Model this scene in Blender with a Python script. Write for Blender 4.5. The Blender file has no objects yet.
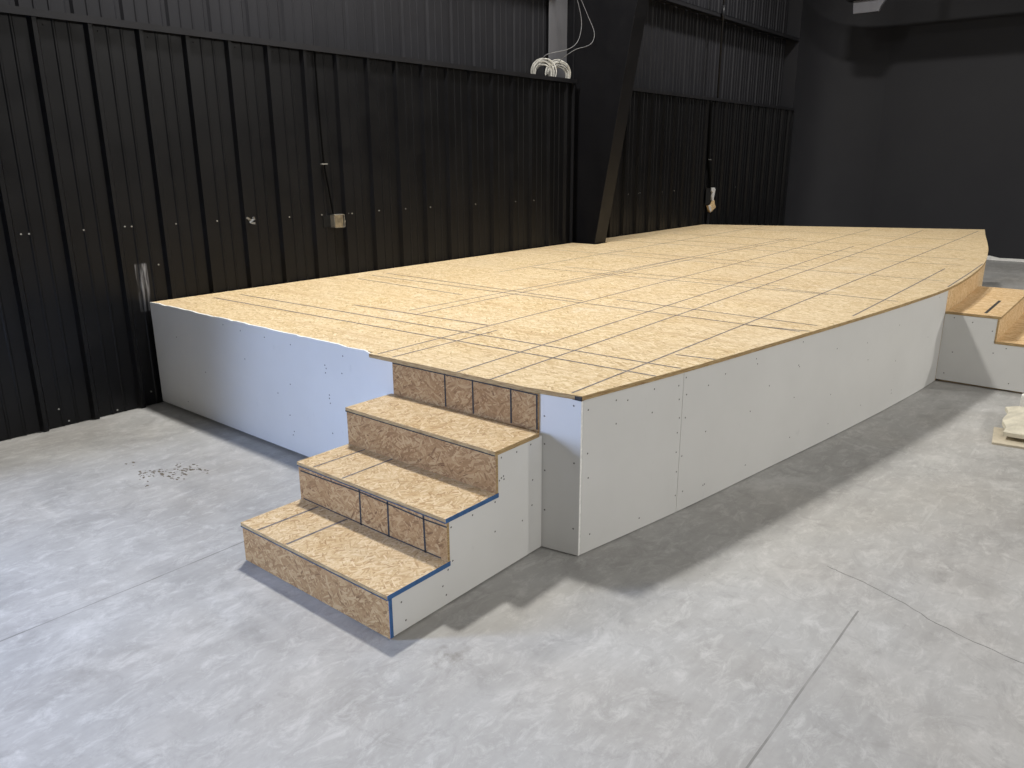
import bpy, bmesh, math, random
from mathutils import Vector, Matrix
random.seed(4)
S = bpy.context.scene
COL = S.collection
PI = math.pi

# ------------------------------------------------------------------ materials
class NT:
    def __init__(self, name):
        self.m = bpy.data.materials.new(name); self.m.use_nodes = True
        self.t = self.m.node_tree; self.n = self.t.nodes
        self.b = self.n['Principled BSDF']
    def new(self, typ, **kw):
        nd = self.n.new(typ)
        for k, v in kw.items():
            if k.startswith('i_'):
                nd.inputs[k[2:].replace('_', ' ')].default_value = v
            else: setattr(nd, k, v)
        return nd
    def lk(self, a, b): self.t.links.new(a, b)
    def val(self, x, sock):
        if hasattr(x, 'is_linked') or hasattr(x, 'links'): self.lk(x, sock)
        else: sock.default_value = x
    def math(self, op, a, b=0.0, c=None, clamp=False):
        nd = self.new('ShaderNodeMath', operation=op, use_clamp=clamp)
        self.val(a, nd.inputs[0]); self.val(b, nd.inputs[1])
        if c is not None: self.val(c, nd.inputs[2])
        return nd.outputs[0]
    def mix(self, f, a, b, mode='MIX'):
        nd = self.new('ShaderNodeMix', data_type='RGBA', blend_type=mode)
        self.val(f, nd.inputs[0])
        for x, s in ((a, nd.inputs[6]), (b, nd.inputs[7])):
            if isinstance(x, tuple): s.default_value = (*x[:3], 1)
            else: self.lk(x, s)
        return nd.outputs[2]
    def ramp(self, f, stops, interp='LINEAR'):
        nd = self.new('ShaderNodeValToRGB'); r = nd.color_ramp; r.interpolation = interp
        while len(r.elements) < len(stops): r.elements.new(0.5)
        for e, (p, c) in zip(r.elements, stops):
            e.position = p; e.color = (*c, 1) if isinstance(c, tuple) else (c, c, c, 1)
        self.lk(f, nd.inputs[0]); return nd.outputs[0]
    def map(self, vec, loc=(0, 0, 0), rot=(0, 0, 0), sc=(1, 1, 1)):
        nd = self.new('ShaderNodeMapping'); self.lk(vec, nd.inputs[0])
        nd.inputs[1].default_value = loc; nd.inputs[2].default_value = rot; nd.inputs[3].default_value = sc
        return nd.outputs[0]
    def noise(self, vec, scale, detail=3, rough=0.5, dist=0.0):
        nd = self.new('ShaderNodeTexNoise'); self.lk(vec, nd.inputs['Vector'])
        nd.inputs['Scale'].default_value = scale; nd.inputs['Detail'].default_value = detail
        nd.inputs['Roughness'].default_value = rough; nd.inputs['Distortion'].default_value = dist
        return nd.outputs['Fac']
    def objc(self): return self.new('ShaderNodeTexCoord').outputs['Object']
    def uv(self): return self.new('ShaderNodeTexCoord').outputs['UV']
    def bump(self, h, strength=0.3, dist=0.002):
        nd = self.new('ShaderNodeBump'); self.lk(h, nd.inputs['Height'])
        nd.inputs['Strength'].default_value = strength; nd.inputs['Distance'].default_value = dist
        self.lk(nd.outputs[0], self.b.inputs['Normal'])
    def done(self, col=None, rough=None, spec=None, metal=None):
        if col is not None: self.val((*col, 1) if isinstance(col, tuple) else col, self.b.inputs['Base Color'])
        if rough is not None: self.val(rough, self.b.inputs['Roughness'])
        if spec is not None: self.b.inputs['Specular IOR Level'].default_value = spec
        if metal is not None: self.b.inputs['Metallic'].default_value = metal
        return self.m

def plain(name, col, rough=0.6, var=0.12, scale=14, spec=0.4, metal=0.0):
    n = NT(name); v = n.noise(n.objc(), scale, 4, 0.6)
    lo = tuple(c * (1 - var) for c in col); hi = tuple(min(1, c * (1 + var)) for c in col)
    return n.done(n.ramp(v, [(0.3, lo), (0.7, hi)]), rough, spec, metal)

def osb(name, stops, ang=0.0, dust=0.0, dustc=(0.8, 0.72, 0.58), fs=1.6, streak=0.0):
    n = NT(name); uv = n.uv()
    wn = n.new('ShaderNodeTexNoise'); n.lk(uv, wn.inputs['Vector']); wn.inputs['Scale'].default_value = 9
    wn.inputs['Detail'].default_value = 2
    sub = n.new('ShaderNodeVectorMath', operation='SCALE'); n.lk(wn.outputs['Color'], sub.inputs[0]); sub.inputs['Scale'].default_value = 0.02
    add = n.new('ShaderNodeVectorMath', operation='ADD'); n.lk(uv, add.inputs[0]); n.lk(sub.outputs[0], add.inputs[1])
    best = tone = None
    for k, th in enumerate((0.12, 0.75, -0.6, -1.25, 0.3)):
        v = n.new('ShaderNodeTexVoronoi', voronoi_dimensions='2D', feature='F1')
        r = n.map(add.outputs[0], rot=(0, 0, th + ang))
        n.lk(n.map(r, loc=(3.7 * k, 1.9 * k, 0), sc=(fs * (10 + k), fs * (46 + 7 * k), 1)), v.inputs['Vector']); v.inputs['Scale'].default_value = 1
        sp = n.new('ShaderNodeSeparateColor'); n.lk(v.outputs['Color'], sp.inputs[0])
        grain = n.noise(n.map(r, sc=(14, 260, 1)), 1, 2, 0.5)
        tn = n.math('ADD', n.math('MULTIPLY', sp.outputs[1], 0.66), n.math('MULTIPLY', grain, 0.34))
        if best is None: best, tone = sp.outputs[0], tn
        else:
            g = n.math('GREATER_THAN', sp.outputs[0], best)
            mx = n.new('ShaderNodeMix', data_type='FLOAT'); n.lk(g, mx.inputs[0]); n.lk(tone, mx.inputs[2]); n.lk(tn, mx.inputs[3])
            tone = mx.outputs[0]; best = n.math('MAXIMUM', best, sp.outputs[0])
    col = n.ramp(tone, stops)
    big = n.noise(uv, 2.2, 4, 0.6)
    col = n.mix(n.math('MULTIPLY', n.ramp(big, [(0.38, 0.0), (0.68, 1.0)]), 0.3), col, (0.52, 0.36, 0.19), 'MULTIPLY') if not dust else \
        n.mix(n.math('MULTIPLY', n.ramp(big, [(0.35, 0.0), (0.75, 1.0)]), dust), col, dustc)
    if streak:      # darker strand bands lying across the sheets
        sk = n.ramp(n.noise(n.map(uv, sc=(11, 0.7, 1)), 1.0, 4, 0.7), [(0.52, 0.0), (0.66, 1.0)])
        col = n.mix(n.math('MULTIPLY', sk, streak), col, (0.44, 0.29, 0.145))
        wh = n.ramp(n.noise(n.map(uv, loc=(2, 5, 0)), 1.5, 6, 0.72, 0.8), [(0.62, 0.0), (0.74, 0.55)])
        col = n.mix(wh, col, (0.80, 0.74, 0.62))
    n.bump(tone, 0.25, 0.0015)
    return n.done(col, 0.62, 0.3)

OSB_DECK = osb('osb_deck', [(0.08, (0.27, 0.16, 0.065)), (0.25, (0.50, 0.36, 0.18)), (0.5, (0.62, 0.47, 0.265)), (0.85, (0.76, 0.62, 0.41))], ang=PI / 2, dust=0.3, dustc=(0.70, 0.585, 0.42), fs=2.0, streak=0.4)
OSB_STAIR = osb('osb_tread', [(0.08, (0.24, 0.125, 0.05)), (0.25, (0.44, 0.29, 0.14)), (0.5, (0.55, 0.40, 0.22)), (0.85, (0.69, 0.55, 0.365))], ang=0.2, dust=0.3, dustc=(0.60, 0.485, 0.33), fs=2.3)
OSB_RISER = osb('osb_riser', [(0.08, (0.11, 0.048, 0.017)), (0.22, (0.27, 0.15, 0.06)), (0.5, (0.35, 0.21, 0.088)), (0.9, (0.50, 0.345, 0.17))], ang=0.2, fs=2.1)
OSB_UP = osb('osb_upright', [(0.05, (0.30, 0.15, 0.06)), (0.22, (0.54, 0.34, 0.15)), (0.5, (0.66, 0.46, 0.24)), (0.9, (0.76, 0.58, 0.35))], ang=PI / 2, dust=0.1)

def m_edge():
    n = NT('osb_edge'); o = n.objc()
    v = n.noise(n.map(o, sc=(20, 20, 330)), 1, 3, 0.6)
    return n.done(n.ramp(v, [(0.3, (0.22, 0.13, 0.055)), (0.7, (0.50, 0.37, 0.19))]), 0.8, 0.2)
EDGE = m_edge()
CHALK = plain('chalk_line_ink', (0.17, 0.15, 0.14), 0.8, 0.45, 60)
INK = plain('marker_ink', (0.03, 0.029, 0.028), 0.8, 0.4, 60)
HOLE = plain('screw_dimple', (0.15, 0.145, 0.14), 0.8, 0.3, 60)

def m_drywall():
    n = NT('drywall_paper'); o = n.objc()
    a = n.noise(o, 1.7, 4, 0.6); b = n.noise(n.map(o, sc=(5, 5, 2)), 3, 5, 0.65)
    col = n.ramp(a, [(0.3, (0.60, 0.595, 0.575)), (0.7, (0.645, 0.64, 0.62))])
    col = n.mix(n.ramp(b, [(0.66, 0.0), (0.8, 0.35)]), col, (0.36, 0.355, 0.35))
    n.bump(n.noise(o, 420, 2), 0.05, 0.0004)
    return n.done(col, 0.75, 0.25)
DRY = m_drywall()
GYP = plain('gypsum_core', (0.80, 0.79, 0.76), 0.9, 0.12, 60, 0.1)
TAPE = plain('blue_tape', (0.035, 0.105, 0.25), 0.6, 0.2, 40)
NOSE = plain('nose_chalk_blue', (0.045, 0.06, 0.085), 0.7, 0.4, 40)
STUD = plain('framing_lumber', (0.45, 0.33, 0.19), 0.8, 0.2, 20)

def m_panel(name, base, rough, smear=False):
    n = NT(name); o = n.objc()
    d = n.noise(n.map(o, sc=(1.2, 1.2, 0.35)), 3, 5, 0.65)
    col = n.ramp(d, [(0.3, tuple(c * 0.85 for c in base)), (0.75, tuple(c * 1.2 for c in base))])
    if smear:
        s = n.new('ShaderNodeSeparateXYZ'); n.lk(o, s.inputs[0])
        def box(v, lo, hi, soft):
            a = n.new('ShaderNodeMapRange'); n.lk(v, a.inputs[0]); a.inputs[1].default_value = lo; a.inputs[2].default_value = lo + soft
            b = n.new('ShaderNodeMapRange'); n.lk(v, b.inputs[0]); b.inputs[1].default_value = hi; b.inputs[2].default_value = hi - soft
            return n.math('MULTIPLY', a.outputs[0], b.outputs[0])
        m1 = n.math('MULTIPLY', box(s.outputs[0], 2.355, 2.44, 0.008), box(s.outputs[2], 0.64, 0.965, 0.012))
        st = n.ramp(n.noise(n.map(o, sc=(60, 1, 4)), 1, 3, 0.6), [(0.45, 0.06), (0.62, 0.8)])
        top = n.new('ShaderNodeMapRange'); n.lk(s.outputs[2], top.inputs[0]); top.inputs[1].default_value = 0.7; top.inputs[2].default_value = 0.9
        top.inputs[3].default_value = 0.22; top.inputs[4].default_value = 0.9
        fac = n.math('MULTIPLY', m1, n.math('MULTIPLY', st, top.outputs[0]))
        col = n.mix(fac, col, (0.42, 0.42, 0.44))
        sc_ = n.ramp(n.noise(n.map(o, rot=(0, 0.7, 0), sc=(3, 1, 40)), 2.0, 2, 0.5), [(0.73, 0.0), (0.78, 0.5)])
        lowm = box(s.outputs[2], 0.45, 0.75, 0.1)
        col = n.mix(n.math('MULTIPLY', n.math('MULTIPLY', sc_, lowm), 0.25), col, (0.12, 0.12, 0.13))
    n.bump(n.noise(n.map(o, sc=(1, 1, 0.3)), 2.0, 1), 0.10, 0.004)
    r = n.ramp(n.noise(o, 5, 4, 0.6), [(0.3, rough - 0.05), (0.7, rough + 0.08)])
    return n.done(col, r, 0.22)
LINER = m_panel('black_liner_metal', (0.005, 0.005, 0.0057), 0.34, True)
UPPER = m_panel('black_sheet_metal', (0.019, 0.019, 0.022), 0.42)
STEEL = m_panel('black_painted_steel', (0.007, 0.007, 0.0085), 0.42)
TRIM = m_panel('black_trim_metal', (0.015, 0.015, 0.017), 0.38)

STRIP = m_panel('pale_grey_primer', (0.13, 0.13, 0.14), 0.45)
FLANGE = m_panel('grey_primed_steel', (0.15, 0.15, 0.165), 0.5)
def m_blackwall():
    n = NT('black_painted_drywall'); o = n.objc()
    v = n.noise(o, 1.3, 5, 0.6)
    n.bump(n.noise(o, 180, 2), 0.1, 0.001)
    return n.done(n.ramp(v, [(0.3, (0.0225, 0.0225, 0.0262)), (0.7, (0.0265, 0.0265, 0.030))]), 0.6, 0.25)
BLACKWALL = m_blackwall()
CEIL = plain('dark_ceiling', (0.03, 0.03, 0.032), 0.8)
SIDEWALL = plain('dark_side_wall', (0.05, 0.05, 0.052), 0.7)

def m_floor():
    n = NT('polished_concrete'); o = n.objc()
    s = n.new('ShaderNodeSeparateXYZ'); n.lk(o, s.inputs[0]); X, Y = s.outputs[0], s.outputs[1]
    big = n.noise(o, 0.55, 5, 0.62, 0.4); mid = n.noise(o, 2.4, 6, 0.68, 0.8); fin = n.noise(o, 38, 5, 0.7)
    streak = n.noise(n.map(o, rot=(0, 0, 0.5), sc=(1.0, 5.5, 1)), 2.2, 5, 0.7, 1.2)
    t = n.math('ADD', n.math('MULTIPLY', big, 0.35), n.math('MULTIPLY', mid, 0.35))
    t = n.math('ADD', t, n.math('MULTIPLY', streak, 0.2)); t = n.math('ADD', t, n.math('MULTIPLY', fin, 0.1))
    col = n.ramp(t, [(0.36, (0.27, 0.265, 0.255)), (0.5, (0.36, 0.355, 0.343)), (0.64, (0.445, 0.44, 0.427))])
    # pale laitance blooms
    bl = n.noise(o, 1.25, 7, 0.75, 1.5)
    col = n.mix(n.ramp(bl, [(0.55, 0.0), (0.72, 0.6)]), col, (0.54, 0.535, 0.52))
    g1 = n.noise(n.map(o, rot=(0, 0, 0.3), sc=(1, 1.7, 1)), 9.0, 9, 0.8, 0.6); g2 = n.noise(n.map(o, loc=(7, 3, 0)), 4.0, 9, 0.78, 1.8)
    col = n.mix(n.ramp(g1, [(0.5, 0.0), (0.66, 0.6)]), col, (0.54, 0.535, 0.52))
    col = n.mix(n.ramp(g2, [(0.52, 0.0), (0.68, 0.55)]), col, (0.24, 0.235, 0.225))
    warm = n.ramp(n.noise(n.map(o, loc=(1, 9, 0)), 0.8, 3, 0.6), [(0.45, 0.0), (0.65, 0.5)])
    col = n.mix(warm, col, (1.0, 0.955, 0.90), 'MULTIPLY')
    # scratches
    sc1 = n.noise(n.map(o, rot=(0, 0, 1.05), sc=(0.5, 26, 1)), 3.0, 2, 0.5)
    sc2 = n.noise(n.map(o, rot=(0, 0, -0.5), sc=(0.6, 30, 1)), 3.0, 2, 0.5)
    col = n.mix(n.math('ADD', n.ramp(sc1, [(0.7, 0.0), (0.76, 0.3)]), n.ramp(sc2, [(0.71, 0.0), (0.76, 0.3)])), col, (0.27, 0.265, 0.26))
    # dark scuffs
    sf = n.noise(n.map(o, loc=(4, 2, 0)), 1.9, 6, 0.7, 0.6)
    col = n.mix(n.ramp(sf, [(0.66, 0.0), (0.76, 0.4)]), col, (0.25, 0.24, 0.22))
    wob = n.math('MULTIPLY', n.math('SUBTRACT', n.noise(o, 1.1, 3), 0.5), 0.02)
    def line(c, at, w, lo=None, hi=None, along=None):
        d = n.math('ABSOLUTE', n.math('SUBTRACT', n.math('ADD', c, wob), at))
        m = n.math('LESS_THAN', d, w)
        if along is not None:
            m = n.math('MULTIPLY', m, n.math('MULTIPLY', n.math('GREATER_THAN', along, lo), n.math('LESS_THAN', along, hi)))
        return m
    jn = n.math('MAXIMUM', line(Y, 2.868, 0.0035), line(Y, 0.615, 0.0035, -9, 2.75, X))
    jn = n.math('MAXIMUM', jn, line(X, 8.6, 0.004)); jn = n.math('MAXIMUM', jn, line(X, -1.2, 0.004))
    brk = n.ramp(n.noise(o, 3.1, 3, 0.6), [(0.4, 0.3), (0.55, 0.85)])
    col = n.mix(n.math('MULTIPLY', jn, brk), col, (0.17, 0.165, 0.155))
    jw = n.math('MULTIPLY', line(Y, 0.60, 0.006, 3.1, 6.0, X), n.ramp(n.noise(o, 1.7, 3), [(0.5, 0.0), (0.62, 0.45)]))
    col = n.mix(jw, col, (0.55, 0.545, 0.53))
    # stain beside the stairs' foot
    dx = n.math('DIVIDE', n.math('SUBTRACT', X, 1.60), 0.09); dy = n.math('DIVIDE', n.math('SUBTRACT', Y, 1.60), 0.07)
    rr = n.math('ADD', n.math('MULTIPLY', dx, dx), n.math('MULTIPLY', dy, dy))
    pm = n.new('ShaderNodeMapRange'); n.lk(rr, pm.inputs[0]); pm.inputs[1].default_value = 1.0; pm.inputs[2].default_value = 0.1
    sp = n.ramp(n.noise(o, 17, 4, 0.6), [(0.45, 0.0), (0.62, 0.6)])
    col = n.mix(n.math('MULTIPLY', pm.outputs[0], sp), col, (0.14, 0.125, 0.10))
    rg = n.ramp(mid, [(0.3, 0.40), (0.7, 0.62)])
    n.bump(n.math('ADD', n.math('MULTIPLY', fin, 0.3), n.math('MULTIPLY', mid, 0.7)), 0.12, 0.004)
    return n.done(col, rg, 0.4)
FLOOR = m_floor()
CRACK = plain('crack_shade', (0.21, 0.205, 0.195), 0.9, 0.3, 20)
MUD = plain('dried_mud', (0.15, 0.128, 0.10), 0.95, 0.3, 60, 0.1)
CABLE_W = plain('white_cable_jacket', (0.50, 0.485, 0.44), 0.6, 0.25, 60)
CABLE_G = plain('grey_cable_jacket', (0.22, 0.22, 0.225), 0.5, 0.1, 30)
CABLE_B = plain('black_cable_jacket', (0.002, 0.002, 0.002), 0.9, 0.1, 14, 0.05)
GALV = plain('galvanised_steel', (0.42, 0.40, 0.35), 0.4, 0.2, 30, 0.5, 0.7)
TAB = plain('dull_bent_metal', (0.20, 0.21, 0.22), 0.4, 0.6, 90, 0.5, 0.4)
FOIL = plain('white_foil_facing', (0.55, 0.55, 0.55), 0.4, 0.15, 40)
INSUL = plain('tan_insulation', (0.55, 0.40, 0.22), 0.9, 0.3, 40)
VOID = plain('dark_cavity', (0.002, 0.002, 0.002), 0.9)
SCREW = plain('screw_head', (0.42, 0.42, 0.40), 0.35, 0.2, 30, 0.5, 0.6)
CREAM = plain('cream_paper', (0.60, 0.56, 0.45), 0.8, 0.2, 9)
DULL = plain('dull_cover', (0.17, 0.14, 0.09), 0.6, 0.5, 25)
KRAFT = plain('kraft_board', (0.52, 0.46, 0.35), 0.8, 0.2, 9)
WHITEB = plain('white_scrap', (0.80, 0.79, 0.76), 0.7, 0.08, 20)
KERB = plain('kerb_concrete', (0.55, 0.545, 0.53), 0.7, 0.2, 8)

# ------------------------------------------------------------------ mesh helpers
class MB:
    """collects shapes; build() links them as ONE mesh object"""
    def __init__(self): self.bm = bmesh.new(); self.mats = []
    def mi(self, m):
        if m not in self.mats: self.mats.append(m)
        return self.mats.index(m)
    def face(self, pts, m):
        vs = [self.bm.verts.new(p) for p in pts]
        f = self.bm.faces.new(vs); f.material_index = self.mi(m); return f
    def box(self, lo, hi, m, rot=None, sides=None):
        """sides: material for the four/other faces; a dict {(axis,sign): mat}"""
        (x0, y0, z0), (x1, y1, z1) = lo, hi
        c = [Vector((x, y, z)) for x in (x0, x1) for y in (y0, y1) for z in (z0, z1)]
        if rot is not None:
            ce = Vector(((x0 + x1) / 2, (y0 + y1) / 2, (z0 + z1) / 2)); c = [ce + rot @ (p - ce) for p in c]
        v = [self.bm.verts.new(p) for p in c]
        F = {('x', -1): (0, 1, 3, 2), ('x', 1): (4, 6, 7, 5), ('y', -1): (0, 4, 5, 1), ('y', 1): (2, 3, 7, 6), ('z', -1): (0, 2, 6, 4), ('z', 1): (1, 5, 7, 3)}
        for k, q in F.items():
            f = self.bm.faces.new([v[i] for i in q]); f.material_index = self.mi((sides or {}).get(k, m))
    def prism(self, pts, axis, a, b, m, capm=None, sidem=None):
        """extrude a 2D polygon along an axis from a to b"""
        def P(p, t):
            return {'x': (t, p[0], p[1]), 'y': (p[0], t, p[1]), 'z': (p[0], p[1], t)}[axis]
        va = [self.bm.verts.new(P(p, a)) for p in pts]; vb = [self.bm.verts.new(P(p, b)) for p in pts]
        n = len(pts)
        f = self.bm.faces.new(va[::-1]); f.material_index = self.mi(capm or m)
        f = self.bm.faces.new(vb); f.material_index = self.mi(capm or m)
        for i in range(n):
            f = self.bm.faces.new((va[i], va[(i + 1) % n], vb[(i + 1) % n], vb[i])); f.material_index = self.mi(sidem or m)
    def disc(self, c, nrm, r, m, seg=7):
        nrm = Vector(nrm).normalized(); u = nrm.orthogonal().normalized(); w = nrm.cross(u)
        self.face([Vector(c) + r * (math.cos(2 * PI * i / seg) * u + math.sin(2 * PI * i / seg) * w) for i in range(seg)], m)
    def ribbon(self, pts, w, nrm, m):
        """thin drawn line lying on a surface"""
        nrm = Vector(nrm); pts = [Vector(p) for p in pts]
        for p, q in zip(pts, pts[1:]):
            s = (q - p).cross(nrm).normalized() * w / 2
            self.face([p - s, q - s, q + s, p + s], m)
    def tube(self, pts, r, m, seg=8, closed=False):
        pts = [Vector(p) for p in pts]; n = len(pts); rings = []; up = None
        for i in range(n):
            a = pts[(i - 1) % n] if (closed or i > 0) else pts[0]; b = pts[(i + 1) % n] if (closed or i < n - 1) else pts[-1]
            t = (b - a).normalized()
            if up is None: up = t.orthogonal().normalized()
            up = (up - t * up.dot(t)).normalized(); w = t.cross(up)
            rings.append([self.bm.verts.new(pts[i] + r * (math.cos(2 * PI * k / seg) * up + math.sin(2 * PI * k / seg) * w)) for k in range(seg)])
        for i in range(n if closed else n - 1):
            A, B = rings[i], rings[(i + 1) % n]
            for k in range(seg):
                f = self.bm.faces.new((A[k], A[(k + 1) % seg], B[(k + 1) % seg], B[k])); f.material_index = self.mi(m); f.smooth = True
        if not closed:
            for R in (rings[0][::-1], rings[-1]):
                f = self.bm.faces.new(R); f.material_index = self.mi(m)
    def build(self, name, parent=None, bevel=0.0, uvo=(0, 0), origin=None, fixn=True):
        bm = self.bm
        bm.normal_update()
        if fixn: bmesh.ops.recalc_face_normals(bm, faces=bm.faces)
        uvl = bm.loops.layers.uv.new('UVMap')
        for f in bm.faces:
            n = f.normal; ax = max(range(3), key=lambda i: abs(n[i]))
            for l in f.loops:
                c = l.vert.co
                p = {0: (c.y, c.z), 1: (c.x, c.z), 2: (c.x, c.y)}[ax]
                l[uvl].uv = (p[0] + uvo[0], p[1] + uvo[1])
        if origin is not None:
            bmesh.ops.translate(bm, verts=bm.verts, vec=-Vector(origin))
        me = bpy.data.meshes.new(name); bm.to_mesh(me); bm.free()
        for m in self.mats: me.materials.append(m)
        o = bpy.data.objects.new(name, me); COL.objects.link(o)
        if origin is not None: o.location = origin
        if parent is not None:
            o.parent = parent
            o.location = Vector(o.location) - Vector(parent['_o'])
        if bevel:
            b = o.modifiers.new('bevel', 'BEVEL'); b.width = bevel; b.segments = 2; b.limit_method = 'ANGLE'; b.angle_limit = 0.7
        return o

def tag(o, label=None, cat=None, group=None, kind=None):
    for k, v in (('label', label), ('category', cat), ('group', group), ('kind', kind)):
        if v: o[k] = v
    return o
def empty(name, loc, label, cat, group=None):
    o = bpy.data.objects.new(name, None); COL.objects.link(o); o.location = loc; o['_o'] = loc
    o.empty_display_size = 0.1
    return tag(o, label, cat, group)

# ------------------------------------------------------------------ measurements (metres)
LY = 5.13          # liner face of the long wall
OY = 5.35          # outer sheet of the long wall
BX = 14.85         # back wall
RX, RY = -9.0, -12.0
HC = 7.0
CX = 7.41          # steel column web
BOW = [(1.9, 1.741), (2.427, 1.6445), (3.1, 1.521), (3.8, 1.414), (4.68, 1.283), (5.5, 1.176), (6.29, 1.100), (7.1, 1.098), (8.0, 1.148), (9.1, 1.288), (10.0, 1.435), (11.0, 1.612), (11.95, 1.772), (12.6, 1.89)]
def fy(x):         # bowed front of the stage, eased through measured points
    k = 1
    while k < len(BOW) - 3 and x > BOW[k + 1][0]: k += 1
    (xa, ya), (x0, y0), (x1, y1), (xb, yb) = BOW[k - 1:k + 3]
    h_ = x1 - x0; t = (x - x0) / h_
    m0 = (y1 - ya) / (x1 - xa) * h_; m1 = (yb - y0) / (xb - x0) * h_
    return (2 * t ** 3 - 3 * t * t + 1) * y0 + (t ** 3 - 2 * t * t + t) * m0 + (3 * t * t - 2 * t ** 3) * y1 + (t ** 3 - t * t) * m1

# ------------------------------------------------------------------ floor, ceiling, plain walls
m = MB(); m.box((RX, RY, -0.1), (BX + 0.15, OY + 0.1, 0), FLOOR)
CR = [(3.015, 0.81), (2.997, 0.768), (2.986, 0.695), (2.964, 0.625), (2.907, 0.493), (2.839, 0.37), (2.802, 0.245), (2.772, 0.131), (2.77, 0.025)]
rc = random.Random(8); fine = []
for (xa, ya), (xb, yb) in zip(CR, CR[1:]):
    for k in range(4): fine.append((xa + (xb - xa) * k / 4 + rc.uniform(-0.004, 0.004), ya + (yb - ya) * k / 4 + rc.uniform(-0.004, 0.004), 0.0004))
m.ribbon(fine, 0.0042, (0, 0, 1), CRACK)
tag(m.build('floor', fixn=False), kind='structure')
m = MB(); m.box((RX, RY, HC), (BX + 0.15, OY + 0.1, HC + 0.1), CEIL); tag(m.build('ceiling'), kind='structure')
m = MB()
m.box((BX, RY, 0.0), (BX + 0.13, OY, HC), BLACKWALL)
tag(m.build('wall_back'), kind='structure')
# ragged unpainted plaster along the foot of the back wall
m = MB()
yy = RY; pts = []
while yy < OY:
    pts.append((yy, 0.040 + random.uniform(0, 0.012) + (0.03 if random.random() < 0.08 else 0))); yy += random.uniform(0.05, 0.18)
pts.append((OY, 0.045))
m.prism([(RY, 0.004)] + pts + [(OY, 0.004)], 'x', BX - 0.012, BX + 0.0, WHITEB)
tag(m.build('baseboard_back'), kind='structure')
m = MB(); m.box((RX, RY - 0.1, 0), (BX + 0.15, RY, HC), SIDEWALL); tag(m.build('wall_right'), kind='structure')
m = MB(); m.box((RX - 0.1, RY, 0), (RX, OY + 0.1, HC), SIDEWALL); tag(m.build('wall_rear'), kind='structure')

# ------------------------------------------------------------------ long ribbed wall
P_ = 0.3048
def rib_profile(x0, x1, depth=0.030):
    """(x, offset towards the room) along the sheet: high ribs with two low stiffeners between"""
    out = []
    k = math.floor((x0 - 1.945) / P_) - 1
    while True:
        b = 1.945 + k * P_
        if b > x1: break
        for dx, d in ((0, 0), (0.016, depth), (0.040, depth), (0.056, 0), (0.128, 0), (0.134, 0.005), (0.142, 0.005), (0.148, 0), (0.212, 0), (0.218, 0.005), (0.226, 0.005), (0.232, 0)):
            x = b + dx
            if x0 < x < x1: out.append((x, d))
        k += 1
    return [(x0, 0)] + out + [(x1, 0)]
def sheet(mb, x0, x1, y, z0, z1, mat, depth=0.030):
    pr = rib_profile(x0, x1, depth)
    lo = [mb.bm.verts.new((x, y - d, z0)) for x, d in pr]; hi = [mb.bm.verts.new((x, y - d, z1)) for x, d in pr]
    for i in range(len(pr) - 1):
        f = mb.bm.faces.new((lo[i], lo[i + 1], hi[i + 1], hi[i])); f.material_index = mb.mi(mat)

wl = bpy.data.objects.new('wall_left', None); COL.objects.link(wl); wl['kind'] = 'structure'; wl['_o'] = (0, 0, 0)
DX0, DX1, DH = -2.15, -1.30, 2.32     # open doorway in the long wall, outside the frame
m = MB()
F0 = LY + 0.0
for a, b, z0, z1 in ((RX, DX0, 0.004, 2.42), (DX0, DX1, DH, 2.42), (DX1, CX - 0.15, 0.004, 2.42), (CX + 0.15, 13.72, 0.004, 2.42)):
    sheet(m, a, b, F0, z0, z1, LINER)
o = m.build('liner_panel', wl, fixn=False); o['kind'] = 'structure'
m = MB()
for a, b, z0, z1 in ((RX, DX0, 0, HC), (DX0, DX1, DH, HC), (DX1, 13.9, 0, HC)):
    sheet(m, a, b, OY, z0, z1, UPPER, -0.014)
o = m.build('outer_sheet', wl, fixn=False); o['kind'] = 'structure'
# invented cove: corner rounded so its shading grades smoothly into the back wall
m = MB()
P0, P1, P2 = Vector((13.722, LY - 0.005)), Vector((BX - 0.002, LY - 0.005)), Vector((BX - 0.002, 4.0))
cv = [P0 * (1 - t) ** 2 + P1 * 2 * t * (1 - t) + P2 * t * t for t in [k / 14 for k in range(15)]]
rows = [(m.bm.verts.new((p.x, p.y, 0)), m.bm.verts.new((p.x, p.y, HC))) for p in cv]
for r0, r1 in zip(rows, rows[1:]):
    f = m.bm.faces.new((r0[0], r0[1], r1[1], r1[0])); f.material_index = m.mi(BLACKWALL); f.smooth = True
m.box((13.722, LY - 0.004, 0), (13.74, OY + 0.05, HC), BLACKWALL)  # added return panel, keeps sky light from leaking in behind the cove
o = m.build('end_wall', wl, fixn=False); o['kind'] = 'structure'
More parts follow.
